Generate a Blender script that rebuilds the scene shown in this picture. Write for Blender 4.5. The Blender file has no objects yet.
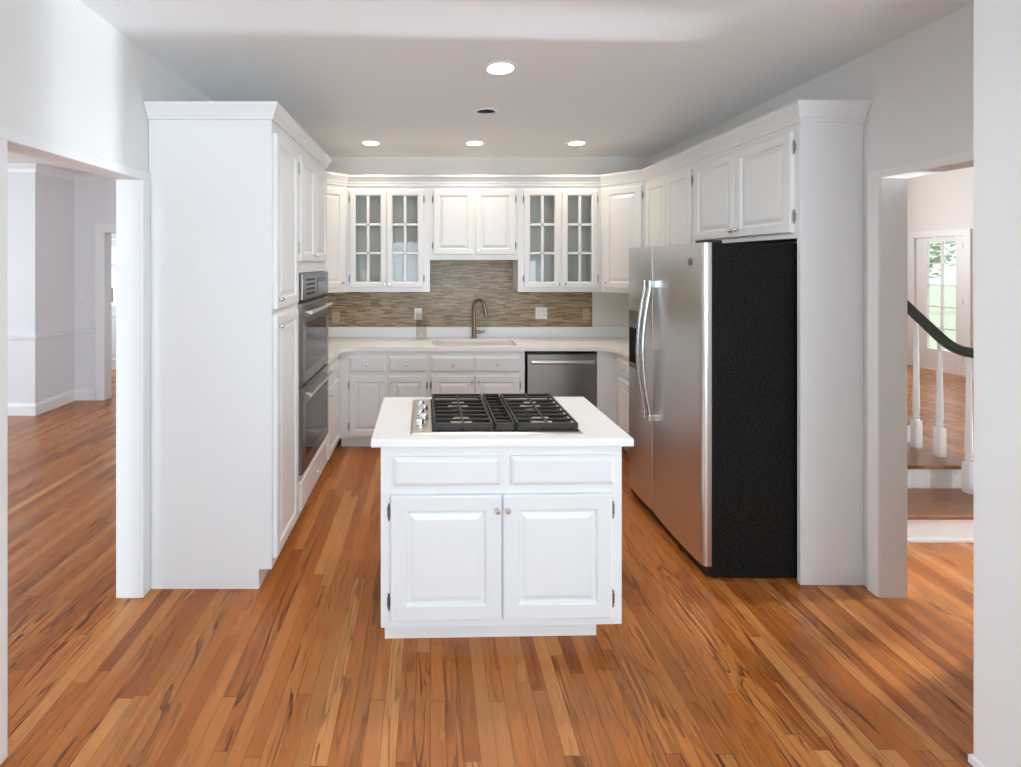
import bpy, bmesh, math, random
from mathutils import Vector, Matrix
random.seed(7)
S = bpy.context.scene
COL = S.collection
PI = math.pi

# ------------------------------------------------------------------ camera, world, light
F_PX, VPX, VPY, CAM_Z = 480.0, 430.0, 263.0, 1.67
cd = bpy.data.cameras.new('camera'); cam = bpy.data.objects.new('camera', cd); COL.objects.link(cam)
cam.location = (0, 0, CAM_Z); cam.rotation_euler = (PI/2, 0, 0)
cd.sensor_fit = 'HORIZONTAL'; cd.sensor_width = 36.0; cd.lens = 36.0*F_PX/1021
cd.shift_x = (510.5-VPX)/1021; cd.shift_y = -(383.5-VPY)/1021
cd.clip_start = 0.05; cd.clip_end = 200
S.camera = cam

w = bpy.data.worlds.new('World'); S.world = w; w.use_nodes = True
bg = w.node_tree.nodes['Background']; bg.inputs[0].default_value = (0.86, 0.93, 1.0, 1); bg.inputs[1].default_value = 1.9

S.view_settings.view_transform = 'Standard'
try: S.view_settings.look = 'None'
except Exception: pass
S.view_settings.gamma = 1.0; S.view_settings.use_curve_mapping = False
S.view_settings.exposure = 0.05
S.cycles.use_denoising = True
S.cycles.max_bounces = 12; S.cycles.diffuse_bounces = 7; S.cycles.glossy_bounces = 6
S.cycles.sample_clamp_indirect = 6.0

def area(name, loc, direction, sx, sy, power, color):
    d = bpy.data.lights.new(name, 'AREA'); d.shape = 'RECTANGLE'; d.size = sx; d.size_y = sy
    d.energy = power; d.color = color
    o = bpy.data.objects.new(name, d); COL.objects.link(o); o.location = loc
    o.rotation_euler = Vector(direction).to_track_quat('-Z', 'Y').to_euler()
    return o
DAY = (0.67, 0.86, 1.0)
# daylight and added fill lights in room openings, some cut for the fills (all outside the picture)
area('daylight_rear_patio', (0.75, -2.98, 1.07), (0, 1, 1.5), 1.5, 2.0, 112, DAY)
area('daylight_rear_blind', (-0.65, -3.09, 1.55), (0, 1, 0), 0.8, 1.3, 46, DAY)
area('daylight_rear_side', (2.75, -2.98, 1.35), (0, 1, 1.5), 1.1, 1.4, 66, DAY)
area('daylight_dining', (-2.2, -2.98, 1.35), (0, 1, 0), 0.9, 1.6, 130, (0.64, 0.84, 1.0))
area('daylight_west', (-6.98, 3.1, 1.35), (1, -0.3, 0), 1.2, 1.9, 95, (0.70, 0.87, 1.0))
area('added_vestibule_fill', (-6.18, 6.75, 1.4), (1, 0, 0), 0.9, 1.3, 22, (0.75, 0.90, 1.0))  # added fill to brighten the vestibule, no known window there
area('added_band_light', (4.985, 2.505, 0.78), (-1, 0, 0.3), 0.08, 1.4, 235, (0.82, 0.92, 1.0))  # added source behind the slit, throws the bright band on ceiling and left wall
area('daylight_foyer', (5.6, 8.15, 2.2), (0, -1, 0), 2.4, 1.6, 52, (0.93, 0.96, 1.0))
sd = bpy.data.lights.new('sun', 'SUN'); sd.energy = 4.5; sd.angle = math.radians(2.5); sd.color = (1.0, 0.90, 0.74)
sun = bpy.data.objects.new('sun', sd); COL.objects.link(sun)
sun.rotation_euler = Vector((-0.958, -0.287, -0.44)).to_track_quat('-Z', 'Y').to_euler()
sun.location = (20, 8, 9)

# ------------------------------------------------------------------ materials
def mat(name, col, rough=0.5, metal=0.0, **kw):
    m = bpy.data.materials.new(name); m.use_nodes = True
    b = m.node_tree.nodes['Principled BSDF']
    b.inputs['Base Color'].default_value = (*col, 1)
    b.inputs['Roughness'].default_value = rough; b.inputs['Metallic'].default_value = metal
    for k, v in kw.items(): b.inputs[k.replace('_', ' ')].default_value = v
    return m
def nd(m, t, **kw):
    n = m.node_tree.nodes.new(t)
    for k, v in kw.items(): setattr(n, k, v)
    return n
def ln(m, a, b): m.node_tree.links.new(a, b)
def bsdf(m): return m.node_tree.nodes['Principled BSDF']
def add_bump(m, scale, strength, dist=0.002, stretch=(1, 1, 1), detail=2):
    tc = nd(m, 'ShaderNodeTexCoord'); mp = nd(m, 'ShaderNodeMapping'); mp.inputs['Scale'].default_value = stretch
    n = nd(m, 'ShaderNodeTexNoise'); n.inputs['Scale'].default_value = scale; n.inputs['Detail'].default_value = detail
    b = nd(m, 'ShaderNodeBump'); b.inputs['Strength'].default_value = strength; b.inputs['Distance'].default_value = dist
    ln(m, tc.outputs['Object'], mp.inputs[0]); ln(m, mp.outputs[0], n.inputs['Vector'])
    ln(m, n.outputs['Fac'], b.inputs['Height']); ln(m, b.outputs[0], bsdf(m).inputs['Normal'])
    return n

M = {}
M['wall'] = mat('wall_paint', (0.80, 0.80, 0.79), 0.6); add_bump(M['wall'], 160, 0.06)
M['wall_back'] = mat('wall_paint_lamp_glow', (0.77, 0.725, 0.68), 0.6); add_bump(M['wall_back'], 160, 0.06)  # wall paint with the warm glow of the ceiling lamps put into its colour
M['wall_gray'] = mat('dining_wall_paint', (0.76, 0.76, 0.775), 0.6); add_bump(M['wall_gray'], 160, 0.06)
M['wall_hall'] = mat('hall_wall_paint', (0.80, 0.77, 0.73), 0.6); add_bump(M['wall_hall'], 160, 0.06)
M['ceiling'] = mat('ceiling_paint', (0.87, 0.885, 0.89), 0.8); add_bump(M['ceiling'], 120, 0.1)
M['trim'] = mat('trim_paint', (0.84, 0.84, 0.84), 0.35)
M['cab'] = mat('cabinet_paint', (0.815, 0.82, 0.82), 0.3)
M['cab_in'] = mat('cabinet_interior', (0.84, 0.82, 0.79), 0.6)
M['quartz'] = mat('white_quartz', (0.90, 0.895, 0.88), 0.18); 
M['sink'] = mat('white_sink', (0.84, 0.82, 0.80), 0.25)
M['chrome'] = mat('chrome', (0.75, 0.75, 0.75), 0.15, 1.0)
M['pewter'] = mat('pewter', (0.27, 0.26, 0.25), 0.4, 1.0)
M['black'] = mat('black_plastic', (0.012, 0.012, 0.012), 0.4)
M['black_glass'] = mat('black_glass', (0.012, 0.012, 0.013), 0.06)
M['iron'] = mat('cast_iron', (0.019, 0.013, 0.009), 0.36); add_bump(M['iron'], 400, 0.15)
M['enamel'] = mat('black_enamel', (0.006, 0.005, 0.005), 0.25)
M['burner'] = mat('burner_aluminium', (0.78, 0.72, 0.64), 0.4, 0.6)
M['bronze'] = mat('brushed_bronze', (0.31, 0.24, 0.17), 0.32, 1.0)
M['white_plastic'] = mat('white_plastic', (0.82, 0.80, 0.76), 0.35)
M['tan_plastic'] = mat('tan_plastic', (0.46, 0.36, 0.24), 0.4)
M['dark_slot'] = mat('dark_slot', (0.05, 0.04, 0.03), 0.6)
M['rail'] = mat('dark_green_rail', (0.022, 0.032, 0.024), 0.25)
M['can_dark'] = mat('can_dark', (0.075, 0.07, 0.068), 0.5)
M['blind'] = mat('blind_slats', (0.85, 0.85, 0.83), 0.5)
M['lawn'] = mat('lawn', (0.36, 0.42, 0.32), 0.9)
M['leaf'] = mat('leaf', (0.34, 0.44, 0.30), 0.6)
M['bark'] = mat('bark', (0.12, 0.09, 0.07), 0.9)
M['recess'] = mat('matte_black_recess', (0.008, 0.008, 0.008), 0.7, Specular_IOR_Level=0.15)
M['emblem'] = mat('emblem', (0.16, 0.16, 0.17), 0.35, 0.8)

def steel(name, col, rough, vertical=True):
    m = mat(name, col, rough, 1.0)
    n = add_bump(m, 90, 0.10, 0.0006, (1, 1, 0.012) if not vertical else (1, 1, 40), 2)
    return m
M['steel'] = steel('stainless_steel', (0.70, 0.69, 0.675), 0.32, False)
M['steel_dark'] = steel('dark_stainless', (0.31, 0.30, 0.29), 0.30, False)
M['steel_bright'] = mat('bright_steel', (0.62, 0.62, 0.62), 0.25, 1.0)
M['knobsteel'] = mat('cooktop_steel', (0.72, 0.67, 0.60), 0.3, 1.0)

m = M['fridge_side'] = mat('black_textured_side', (0.006, 0.006, 0.0055), 0.5, Specular_IOR_Level=0.10)
gn = add_bump(m, 130, 0.6, 0.003, detail=3)
gr = nd(m, 'ShaderNodeValToRGB'); ln(m, gn.outputs['Fac'], gr.inputs[0])
gr.color_ramp.elements[0].position = 0.40; gr.color_ramp.elements[0].color = (0.005, 0.005, 0.0045, 1)
gr.color_ramp.elements[1].position = 0.70; gr.color_ramp.elements[1].color = (0.028, 0.028, 0.025, 1)
ln(m, gr.outputs[0], bsdf(m).inputs['Base Color'])

def glass(name, tint, refl_rough=0.02, ior=1.5):
    m = bpy.data.materials.new(name); m.use_nodes = True
    nt = m.node_tree; nt.nodes.clear()
    out = nt.nodes.new('ShaderNodeOutputMaterial'); mix = nt.nodes.new('ShaderNodeMixShader')
    fr = nt.nodes.new('ShaderNodeFresnel'); fr.inputs['IOR'].default_value = ior
    tr = nt.nodes.new('ShaderNodeBsdfTransparent'); tr.inputs[0].default_value = (*tint, 1)
    gl = nt.nodes.new('ShaderNodeBsdfGlossy'); gl.inputs['Roughness'].default_value = refl_rough
    ge = nt.nodes.new('ShaderNodeNewGeometry'); sb = nt.nodes.new('ShaderNodeMath'); sb.operation = 'SUBTRACT'; sb.inputs[0].default_value = 1
    ml = nt.nodes.new('ShaderNodeMath'); ml.operation = 'MULTIPLY'
    nt.links.new(ge.outputs['Backfacing'], sb.inputs[1]); nt.links.new(fr.outputs[0], ml.inputs[0]); nt.links.new(sb.outputs[0], ml.inputs[1])
    nt.links.new(ml.outputs[0], mix.inputs[0]); nt.links.new(tr.outputs[0], mix.inputs[1])
    nt.links.new(gl.outputs[0], mix.inputs[2]); nt.links.new(mix.outputs[0], out.inputs[0])
    return m
M['pane'] = glass('clear_pane', (0.93, 0.94, 0.93))
M['vase'] = glass('vase_glass', (0.95, 0.95, 0.93), ior=1.5)

def emit(name, col, s):
    m = bpy.data.materials.new(name); m.use_nodes = True
    nt = m.node_tree; nt.nodes.clear()
    out = nt.nodes.new('ShaderNodeOutputMaterial'); e = nt.nodes.new('ShaderNodeEmission')
    e.inputs[0].default_value = (*col, 1); e.inputs[1].default_value = s
    nt.links.new(e.outputs[0], out.inputs[0]); return m
M['lens'] = emit('lamp_lens', (1.0, 0.80, 0.58), 150.0)
M['lens_near'] = emit('lamp_lens_near', (1.0, 0.96, 0.91), 330.0)

def wood_floor(name, tones, grain_dark):
    m = mat(name, (0.5, 0.25, 0.1), 0.3, Specular_IOR_Level=0.38)
    tc = nd(m, 'ShaderNodeTexCoord'); sp = nd(m, 'ShaderNodeSeparateXYZ'); ln(m, tc.outputs['Object'], sp.inputs[0])
    def mth(op, a, b=None):
        n = nd(m, 'ShaderNodeMath', operation=op)
        for i, v in enumerate((a, b)):
            if v is None: continue
            if isinstance(v, (int, float)): n.inputs[i].default_value = v
            else: ln(m, v, n.inputs[i])
        return n.outputs[0]
    WD, LN = 0.057, 0.95
    xs = mth('DIVIDE', sp.outputs['X'], WD); row = mth('FLOOR', xs); fx = mth('FRACT', xs)
    wn = nd(m, 'ShaderNodeTexWhiteNoise', noise_dimensions='1D'); ln(m, row, wn.inputs['W'])
    ys = mth('ADD', mth('DIVIDE', sp.outputs['Y'], LN), mth('MULTIPLY', wn.outputs['Value'], 17.3))
    brd = mth('FLOOR', ys); fy = mth('FRACT', ys)
    cmb = nd(m, 'ShaderNodeCombineXYZ'); ln(m, row, cmb.inputs[0]); ln(m, brd, cmb.inputs[1])
    wn2 = nd(m, 'ShaderNodeTexWhiteNoise', noise_dimensions='2D'); ln(m, cmb.outputs[0], wn2.inputs['Vector'])
    r1 = nd(m, 'ShaderNodeValToRGB'); ln(m, wn2.outputs['Value'], r1.inputs[0])
    els = r1.color_ramp.elements
    els[0].position = 0; els[0].color = (*tones[0], 1); els[1].position = 1; els[1].color = (*tones[-1], 1)
    for i, t in enumerate(tones[1:-1]):
        e = els.new((i+1)/(len(tones)-1)); e.color = (*t, 1)
    # grain: coordinates shifted for each board, stretched along the board
    sepc = nd(m, 'ShaderNodeSeparateColor'); ln(m, wn2.outputs['Color'], sepc.inputs[0])
    gx = mth('ADD', sp.outputs['X'], mth('MULTIPLY', sepc.outputs[0], 9.0))
    gy = mth('ADD', sp.outputs['Y'], mth('MULTIPLY', sepc.outputs[1], 9.0))
    gv = nd(m, 'ShaderNodeCombineXYZ'); ln(m, gx, gv.inputs[0]); ln(m, gy, gv.inputs[1]); ln(m, mth('MULTIPLY', sepc.outputs[2], 5.0), gv.inputs[2])
    mp = nd(m, 'ShaderNodeMapping'); mp.inputs['Scale'].default_value = (1, 0.085, 1); ln(m, gv.outputs[0], mp.inputs[0])
    wv = nd(m, 'ShaderNodeTexNoise'); wv.inputs['Scale'].default_value = 17; wv.inputs['Detail'].default_value = 2.5; wv.inputs['Distortion'].default_value = 0.7
    ln(m, mp.outputs[0], wv.inputs['Vector'])
    rings = mth('FRACT', mth('MULTIPLY', wv.outputs['Fac'], 7.0))     # growth rings, cathedral shaped
    g1 = nd(m, 'ShaderNodeValToRGB'); ln(m, rings, g1.inputs[0])
    g1.color_ramp.elements[0].position = 0.0; g1.color_ramp.elements[0].color = (1, 1, 1, 1)
    g1.color_ramp.elements[1].position = 0.45; g1.color_ramp.elements[1].color = (0, 0, 0, 1)
    e = g1.color_ramp.elements.new(0.06); e.color = (0.85, 0.85, 0.85, 1)
    e = g1.color_ramp.elements.new(0.97); e.color = (0, 0, 0, 1)
    mp2 = nd(m, 'ShaderNodeMapping'); mp2.inputs['Scale'].default_value = (1, 0.03, 1); ln(m, gv.outputs[0], mp2.inputs[0])
    fine = nd(m, 'ShaderNodeTexNoise'); fine.inputs['Scale'].default_value = 210; fine.inputs['Detail'].default_value = 3; ln(m, mp2.outputs[0], fine.inputs['Vector'])
    gsel = mth('MULTIPLY', g1.outputs['Color'], mth('ADD', mth('POWER', sepc.outputs[1], 1.6), 0.12))
    gf = mth('ADD', mth('MULTIPLY', gsel, 1.0), mth('MULTIPLY', mth('SUBTRACT', fine.outputs['Fac'], 0.42), 0.9))
    gf = nd_clamp(m, gf)
    mx = nd(m, 'ShaderNodeMix', data_type='RGBA'); ln(m, gf, mx.inputs['Factor']); ln(m, r1.outputs[0], mx.inputs['A'])
    mx.inputs['B'].default_value = (*grain_dark, 1)
    # gaps
    ex = mth('MINIMUM', fx, mth('SUBTRACT', 1.0, fx)); ey = mth('MINIMUM', fy, mth('SUBTRACT', 1.0, fy))
    gap = mth('MINIMUM', mth('MULTIPLY', ex, WD), mth('MULTIPLY', ey, LN))
    gapf = nd(m, 'ShaderNodeMapRange'); gapf.inputs['From Min'].default_value = 0.0004; gapf.inputs['From Max'].default_value = 0.0018
    ln(m, gap, gapf.inputs['Value'])
    mx2 = nd(m, 'ShaderNodeMix', data_type='RGBA'); ln(m, gapf.outputs[0], mx2.inputs['Factor'])
    dk = nd(m, 'ShaderNodeMix', data_type='RGBA', blend_type='MULTIPLY'); dk.inputs['Factor'].default_value = 1
    ln(m, mx.outputs['Result'], dk.inputs['A']); dk.inputs['B'].default_value = (0.45, 0.38, 0.33, 1)
    ln(m, dk.outputs['Result'], mx2.inputs['A']); ln(m, mx.outputs['Result'], mx2.inputs['B'])
    ln(m, mx2.outputs['Result'], bsdf(m).inputs['Base Color'])
    bp = nd(m, 'ShaderNodeBump'); bp.inputs['Strength'].default_value = 0.25; bp.inputs['Distance'].default_value = 0.001
    ln(m, mth('SUBTRACT', gapf.outputs[0], mth('MULTIPLY', gf, 0.25)), bp.inputs['Height']); ln(m, bp.outputs[0], bsdf(m).inputs['Normal'])
    rg = mth('ADD', 0.25, mth('MULTIPLY', gf, 0.15)); ln(m, rg, bsdf(m).inputs['Roughness'])
    return m
def nd_clamp(m, s):
    c = nd(m, 'ShaderNodeClamp'); ln(m, s, c.inputs['Value']); return c.outputs[0]
TONES = [(0.34, 0.098, 0.019), (0.50, 0.168, 0.037), (0.43, 0.134, 0.028), (0.57, 0.215, 0.056), (0.29, 0.08, 0.015), (0.66, 0.29, 0.092), (0.47, 0.152, 0.032)]
M['floor'] = wood_floor('oak_strip_floor', TONES, (0.11, 0.028, 0.006))
M['tread'] = mat('oak_tread', (0.27, 0.13, 0.065), 0.3); 
def tread_grain(m):
    n = add_bump(m, 60, 0.05, 0.001, (0.1, 1, 1))
    r = nd(m, 'ShaderNodeValToRGB'); ln(m, n.outputs['Fac'], r.inputs[0])
    r.color_ramp.elements[0].position = 0.3; r.color_ramp.elements[0].color = (0.16, 0.065, 0.028, 1)
    r.color_ramp.elements[1].position = 0.75; r.color_ramp.elements[1].color = (0.34, 0.16, 0.08, 1)
    ln(m, r.outputs[0], bsdf(m).inputs['Base Color'])
tread_grain(M['tread'])

def mosaic():
    m = mat('mosaic_tile', (0.4, 0.3, 0.2), 0.3)
    tc = nd(m, 'ShaderNodeTexCoord'); sp = nd(m, 'ShaderNodeSeparateXYZ'); ln(m, tc.outputs['Object'], sp.inputs[0])
    def mth(op, a, b=None):
        n = nd(m, 'ShaderNodeMath', operation=op)
        for i, v in enumerate((a, b)):
            if v is None: continue
            if isinstance(v, (int, float)): n.inputs[i].default_value = v
            else: ln(m, v, n.inputs[i])
        return n.outputs[0]
    RH, BW = 0.0135, 0.105
    zs = mth('DIVIDE', sp.outputs['Z'], RH); row = mth('FLOOR', zs); fz = mth('FRACT', zs)
    wn = nd(m, 'ShaderNodeTexWhiteNoise', noise_dimensions='1D'); ln(m, row, wn.inputs['W'])
    wmul = mth('ADD', 0.75, mth('MULTIPLY', wn.outputs['Value'], 0.6))
    xs = mth('ADD', mth('MULTIPLY', mth('DIVIDE', sp.outputs['X'], BW), wmul), mth('MULTIPLY', wn.outputs['Value'], 31.7))
    br = mth('FLOOR', xs); fx = mth('FRACT', xs)
    cmb = nd(m, 'ShaderNodeCombineXYZ'); ln(m, row, cmb.inputs[0]); ln(m, br, cmb.inputs[1])
    w2 = nd(m, 'ShaderNodeTexWhiteNoise', noise_dimensions='2D'); ln(m, cmb.outputs[0], w2.inputs['Vector'])
    r = nd(m, 'ShaderNodeValToRGB'); r.color_ramp.interpolation = 'CONSTANT'; ln(m, w2.outputs['Value'], r.inputs[0])
    cols = [(0.286, 0.186, 0.099), (0.361, 0.258, 0.157), (0.227, 0.144, 0.074), (0.319, 0.236, 0.154), (0.437, 0.327, 0.211), (0.26, 0.179, 0.106), (0.185, 0.122, 0.064), (0.378, 0.281, 0.182)]
    r.color_ramp.elements[0].color = (*cols[0], 1); r.color_ramp.elements[1].position = 1/8; r.color_ramp.elements[1].color = (*cols[1], 1)
    for i in range(2, 8):
        e = r.color_ramp.elements.new(i/8); e.color = (*cols[i], 1)
    ez = mth('MULTIPLY', mth('MINIMUM', fz, mth('SUBTRACT', 1.0, fz)), RH)
    ex = mth('MULTIPLY', mth('MINIMUM', fx, mth('SUBTRACT', 1.0, fx)), BW)
    g = nd(m, 'ShaderNodeMapRange'); g.inputs['From Min'].default_value = 0.0006; g.inputs['From Max'].default_value = 0.0014
    ln(m, mth('MINIMUM', ex, ez), g.inputs['Value'])
    mx = nd(m, 'ShaderNodeMix', data_type='RGBA'); ln(m, g.outputs[0], mx.inputs['Factor'])
    mx.inputs['A'].default_value = (0.28, 0.21, 0.135, 1); ln(m, r.outputs[0], mx.inputs['B'])
    ln(m, mx.outputs['Result'], bsdf(m).inputs['Base Color'])
    bp = nd(m, 'ShaderNodeBump'); bp.inputs['Strength'].default_value = 0.4; bp.inputs['Distance'].default_value = 0.0015
    ln(m, g.outputs[0], bp.inputs['Height']); ln(m, bp.outputs[0], bsdf(m).inputs['Normal'])
    return m
M['mosaic'] = mosaic()

# ------------------------------------------------------------------ mesh helpers
def box(bm, x0, x1, y0, y1, z0, z1, bev=0.0, seg=2, T=None):
    x0, x1 = min(x0, x1), max(x0, x1); y0, y1 = min(y0, y1), max(y0, y1); z0, z1 = min(z0, z1), max(z0, z1)
    r = bmesh.ops.create_cube(bm, size=1.0); vs = r['verts']
    for v in vs:
        v.co = Vector(((x0+x1)/2 + v.co.x*(x1-x0), (y0+y1)/2 + v.co.y*(y1-y0), (z0+z1)/2 + v.co.z*(z1-z0)))
    if T is not None: bmesh.ops.transform(bm, matrix=T, verts=vs)
    if bev > 0:
        es = set()
        for v in vs: es.update(v.link_edges)
        bmesh.ops.bevel(bm, geom=list(es), offset=bev, segments=seg, profile=0.6, affect='EDGES')
def B(*a, **k):
    bm = bmesh.new(); box(bm, *a, **k); return bm
def lathe(bm, prof, n=24, T=None):
    """prof: [(r, z)...] turned around Z"""
    rings = []
    for r, z in prof:
        if r < 1e-6: rings.append([bm.verts.new((0, 0, z))])
        else: rings.append([bm.verts.new((r*math.cos(2*PI*i/n), r*math.sin(2*PI*i/n), z)) for i in range(n)])
    for a, b in zip(rings, rings[1:]):
        if len(a) == 1 and len(b) == 1: continue
        for i in range(n):
            j = (i+1) % n
            if len(a) == 1: bm.faces.new((a[0], b[j], b[i]))
            elif len(b) == 1: bm.faces.new((a[i], a[j], b[0]))
            else: bm.faces.new((a[i], a[j], b[j], b[i]))
    if T is not None:
        bmesh.ops.transform(bm, matrix=T, verts=[v for ring in rings for v in ring])
def tube(bm, pts, r, n=10, caps=True, flat=None):
    """sweep a circle (or an ellipse flat=(rx, rz)) along a polyline; r may be a list"""
    pts = [Vector(p) for p in pts]; rings = []
    up = Vector((0, 0, 1)); prev = None
    for i, p in enumerate(pts):
        t = (pts[min(i+1, len(pts)-1)] - pts[max(i-1, 0)]).normalized()
        if prev is None:
            a = t.cross(up)
            if a.length < 1e-3: a = t.cross(Vector((0, 1, 0)))
        else:
            a = prev - t*prev.dot(t)
        a.normalize(); prev = a; b = a.cross(t)
        rr = r[i] if isinstance(r, (list, tuple)) else r
        ra, rb = (rr, rr) if flat is None else flat
        rings.append([bm.verts.new(p + a*ra*math.cos(2*PI*k/n) + b*rb*math.sin(2*PI*k/n)) for k in range(n)])
    for A, Bq in zip(rings, rings[1:]):
        for k in range(n):
            bm.faces.new((A[k], A[(k+1) % n], Bq[(k+1) % n], Bq[k]))
    if caps:
        bm.faces.new(rings[0][::-1]); bm.faces.new(rings[-1])
def poly_prism(bm, pts, z0, z1, holes=()):
    """extrude an XY outline with holes between z0 and z1"""
    es = []
    for loop in [pts]+list(holes):
        vs = [bm.verts.new((x, y, z0)) for x, y in loop]
        es += [bm.edges.new((vs[i], vs[(i+1) % len(vs)])) for i in range(len(vs))]
    r = bmesh.ops.triangle_fill(bm, use_beauty=True, use_dissolve=False, edges=es)
    fs = [g for g in r['geom'] if isinstance(g, bmesh.types.BMFace)]
    e = bmesh.ops.extrude_face_region(bm, geom=fs)
    bmesh.ops.translate(bm, vec=(0, 0, z1-z0), verts=[g for g in e['geom'] if isinstance(g, bmesh.types.BMVert)])
def rings_panel(bm, w, h, rings, x0=0, z0=0, y0=0, hole=False):
    """concentric rectangles facing -Y: rings = [(inset, outward)], closed front unless hole"""
    loops = []
    for ins, out in rings:
        loops.append([bm.verts.new((x0+a, y0-out, z0+c)) for a, c in ((ins, ins), (w-ins, ins), (w-ins, h-ins), (ins, h-ins))])
    for a, b in zip(loops, loops[1:]):
        for i in range(4):
            j = (i+1) % 4; bm.faces.new((a[i], a[j], b[j], b[i]))
    if hole:
        a, b = loops[-1], loops[0]
        for i in range(4):
            j = (i+1) % 4; bm.faces.new((a[i], a[j], b[j], b[i]))
    else:
        bm.faces.new(loops[-1]); bm.faces.new(loops[0][::-1])
def sweep(bm, path, prof, cap=True):
    """prof: [(out, z)] closed outline swept along an XY path; 'out' is to the right of travel"""
    P = [Vector((p[0], p[1])) for p in path]; n = len(P); loops = []
    for i in range(n):
        d0 = (P[i]-P[i-1]).normalized() if i > 0 else None
        d1 = (P[i+1]-P[i]).normalized() if i < n-1 else None
        if d0 is None: d0 = d1
        if d1 is None: d1 = d0
        n0 = Vector((d0.y, -d0.x)); n1 = Vector((d1.y, -d1.x))
        nn = (n0+n1).normalized(); k = 1/max(0.2, nn.dot(n0))
        loops.append([bm.verts.new((P[i].x+nn.x*k*o, P[i].y+nn.y*k*o, z)) for o, z in prof])
    m = len(prof)
    for a, b in zip(loops, loops[1:]):
        for i in range(m):
            j = (i+1) % m; bm.faces.new((a[i], a[j], b[j], b[i]))
    if cap:
        bm.faces.new(loops[0][::-1]); bm.faces.new(loops[-1])
def obj(name, bm, material, parent=None, smooth=False, loc=None, rotz=0, label=None):
    bmesh.ops.recalc_face_normals(bm, faces=bm.faces[:])
    me = bpy.data.meshes.new(name); bm.to_mesh(me); bm.free()
    me.materials.append(M[material] if isinstance(material, str) else material)
    if smooth:
        me.shade_smooth()
        try: me.set_sharp_from_angle(angle=math.radians(38))
        except Exception: pass
    o = bpy.data.objects.new(name, me); COL.objects.link(o)
    if parent is not None: o.parent = parent
    if loc is not None: o.location = loc
    o.rotation_euler[2] = rotz
    if label: o['label'] = label
    return o
def thing(name, label, cat, loc=(0, 0, 0), rotz=0, group=None):
    o = bpy.data.objects.new(name, None); COL.objects.link(o); o.empty_display_size = 0.1
    o.location = loc; o.rotation_euler = (0, 0, rotz); o['label'] = label; o['category'] = cat
    if group: o['group'] = group
    return o
def tag(o, label, cat, group=None, kind=None):
    o['label'] = label; o['category'] = cat
    if group: o['group'] = group
    if kind: o['kind'] = kind
    return o
def struct(name, bm, material, label=None, smooth=False):
    o = obj(name, bm, material, smooth=smooth); o['kind'] = 'structure'
    if label: o['label'] = label
    return o
def boxes(lst, bev=0):
    bm = bmesh.new()
    for b in lst: box(bm, *b, bev=bev)
    return bm

# ------------------------------------------------------------------ the setting
CEIL = 2.75
XL, XLo = -1.445, -1.565          # left kitchen wall, both faces
XR, XRo = 2.25, 2.38              # right kitchen wall, both faces
YB = 4.885                        # back wall
YJ = 2.393                        # far jamb of both openings
HL, HR = 2.085, 2.092             # opening heads

struct('floor', boxes([(-7.2, 8.1, -3.2, 8.4, -0.12, 0)]), 'floor')
CANS = [(0.39, 2.66, 0.077, True, True), (0.40, 3.43, 0.072, False, False), (0.40, 4.32, 0.076, True, False), (-0.53, 4.32, 0.076, True, False), (1.32, 4.32, 0.076, True, False)]
bm = bmesh.new()
poly_prism(bm, [(-7.0, -3.1), (3.7, -3.1), (3.7, 1.0), (2.38, 1.0), (2.38, 5.0), (-1.56, 5.0), (-1.56, 7.6), (-7.0, 7.6)], CEIL, CEIL+0.14,
           [[(x+r*math.cos(2*PI*i/32), y+r*math.sin(2*PI*i/32)) for i in range(32)] for x, y, r, _, _ in CANS])
struct('ceiling', bm, 'ceiling')
struct('ceiling_hall', boxes([(2.25, 8.0, 1.0, 8.3, 3.7, 3.8)]), 'ceiling')
struct('wall_left', boxes([(XLo, XL, -3.0, 1.625, 0, CEIL), (XLo, XL, 1.625, YJ, HL, CEIL), (XLo, XL, YJ, 5.0, 0, CEIL)]), 'wall')
struct('wall_right', boxes([(XR, XRo, 1.6, YJ, HR, CEIL), (XR, XRo, YJ, 5.0, 0, CEIL), (2.30, XRo, 5.0, 8.2, 0, 3.7), (XR, XRo, 1.6, 5.0, CEIL, 3.7)]), 'wall')
struct('wall_right_near', boxes([(1.812, XRo, 1.0, 1.6, 0, CEIL), (1.812, 3.6, 0.9, 1.0, 0, CEIL), (3.6, 3.7, -3.0, 1.0, 0, CEIL)]), 'wall')
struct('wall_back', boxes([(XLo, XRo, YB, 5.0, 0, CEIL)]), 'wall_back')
# rear wall (behind the camera) with a window in blinds, a patio opening and a side window
bm = boxes([(-7.0, -5.6, -3.1, -3.0, 0, CEIL), (-5.6, -2.65, -3.1, -3.0, 0, CEIL), (-2.65, -1.75, -3.1, -3.0, 0, 0.55), (-2.65, -1.75, -3.1, -3.0, 2.15, CEIL), (-1.75, -1.05, -3.1, -3.0, 0, CEIL), (-1.05, -0.25, -3.1, -3.0, 0, 0.9), (-1.05, -0.25, -3.1, -3.0, 2.2, CEIL),
            (-0.25, 0.0, -3.1, -3.0, 0, CEIL), (0.0, 1.5, -3.1, -3.0, 2.1, CEIL), (1.5, 2.2, -3.1, -3.0, 0, CEIL),
            (2.2, 3.3, -3.1, -3.0, 0, 0.65), (2.2, 3.3, -3.1, -3.0, 2.05, CEIL), (3.3, 3.7, -3.1, -3.0, 0, CEIL)])
struct('wall_rear', bm, 'wall')
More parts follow.
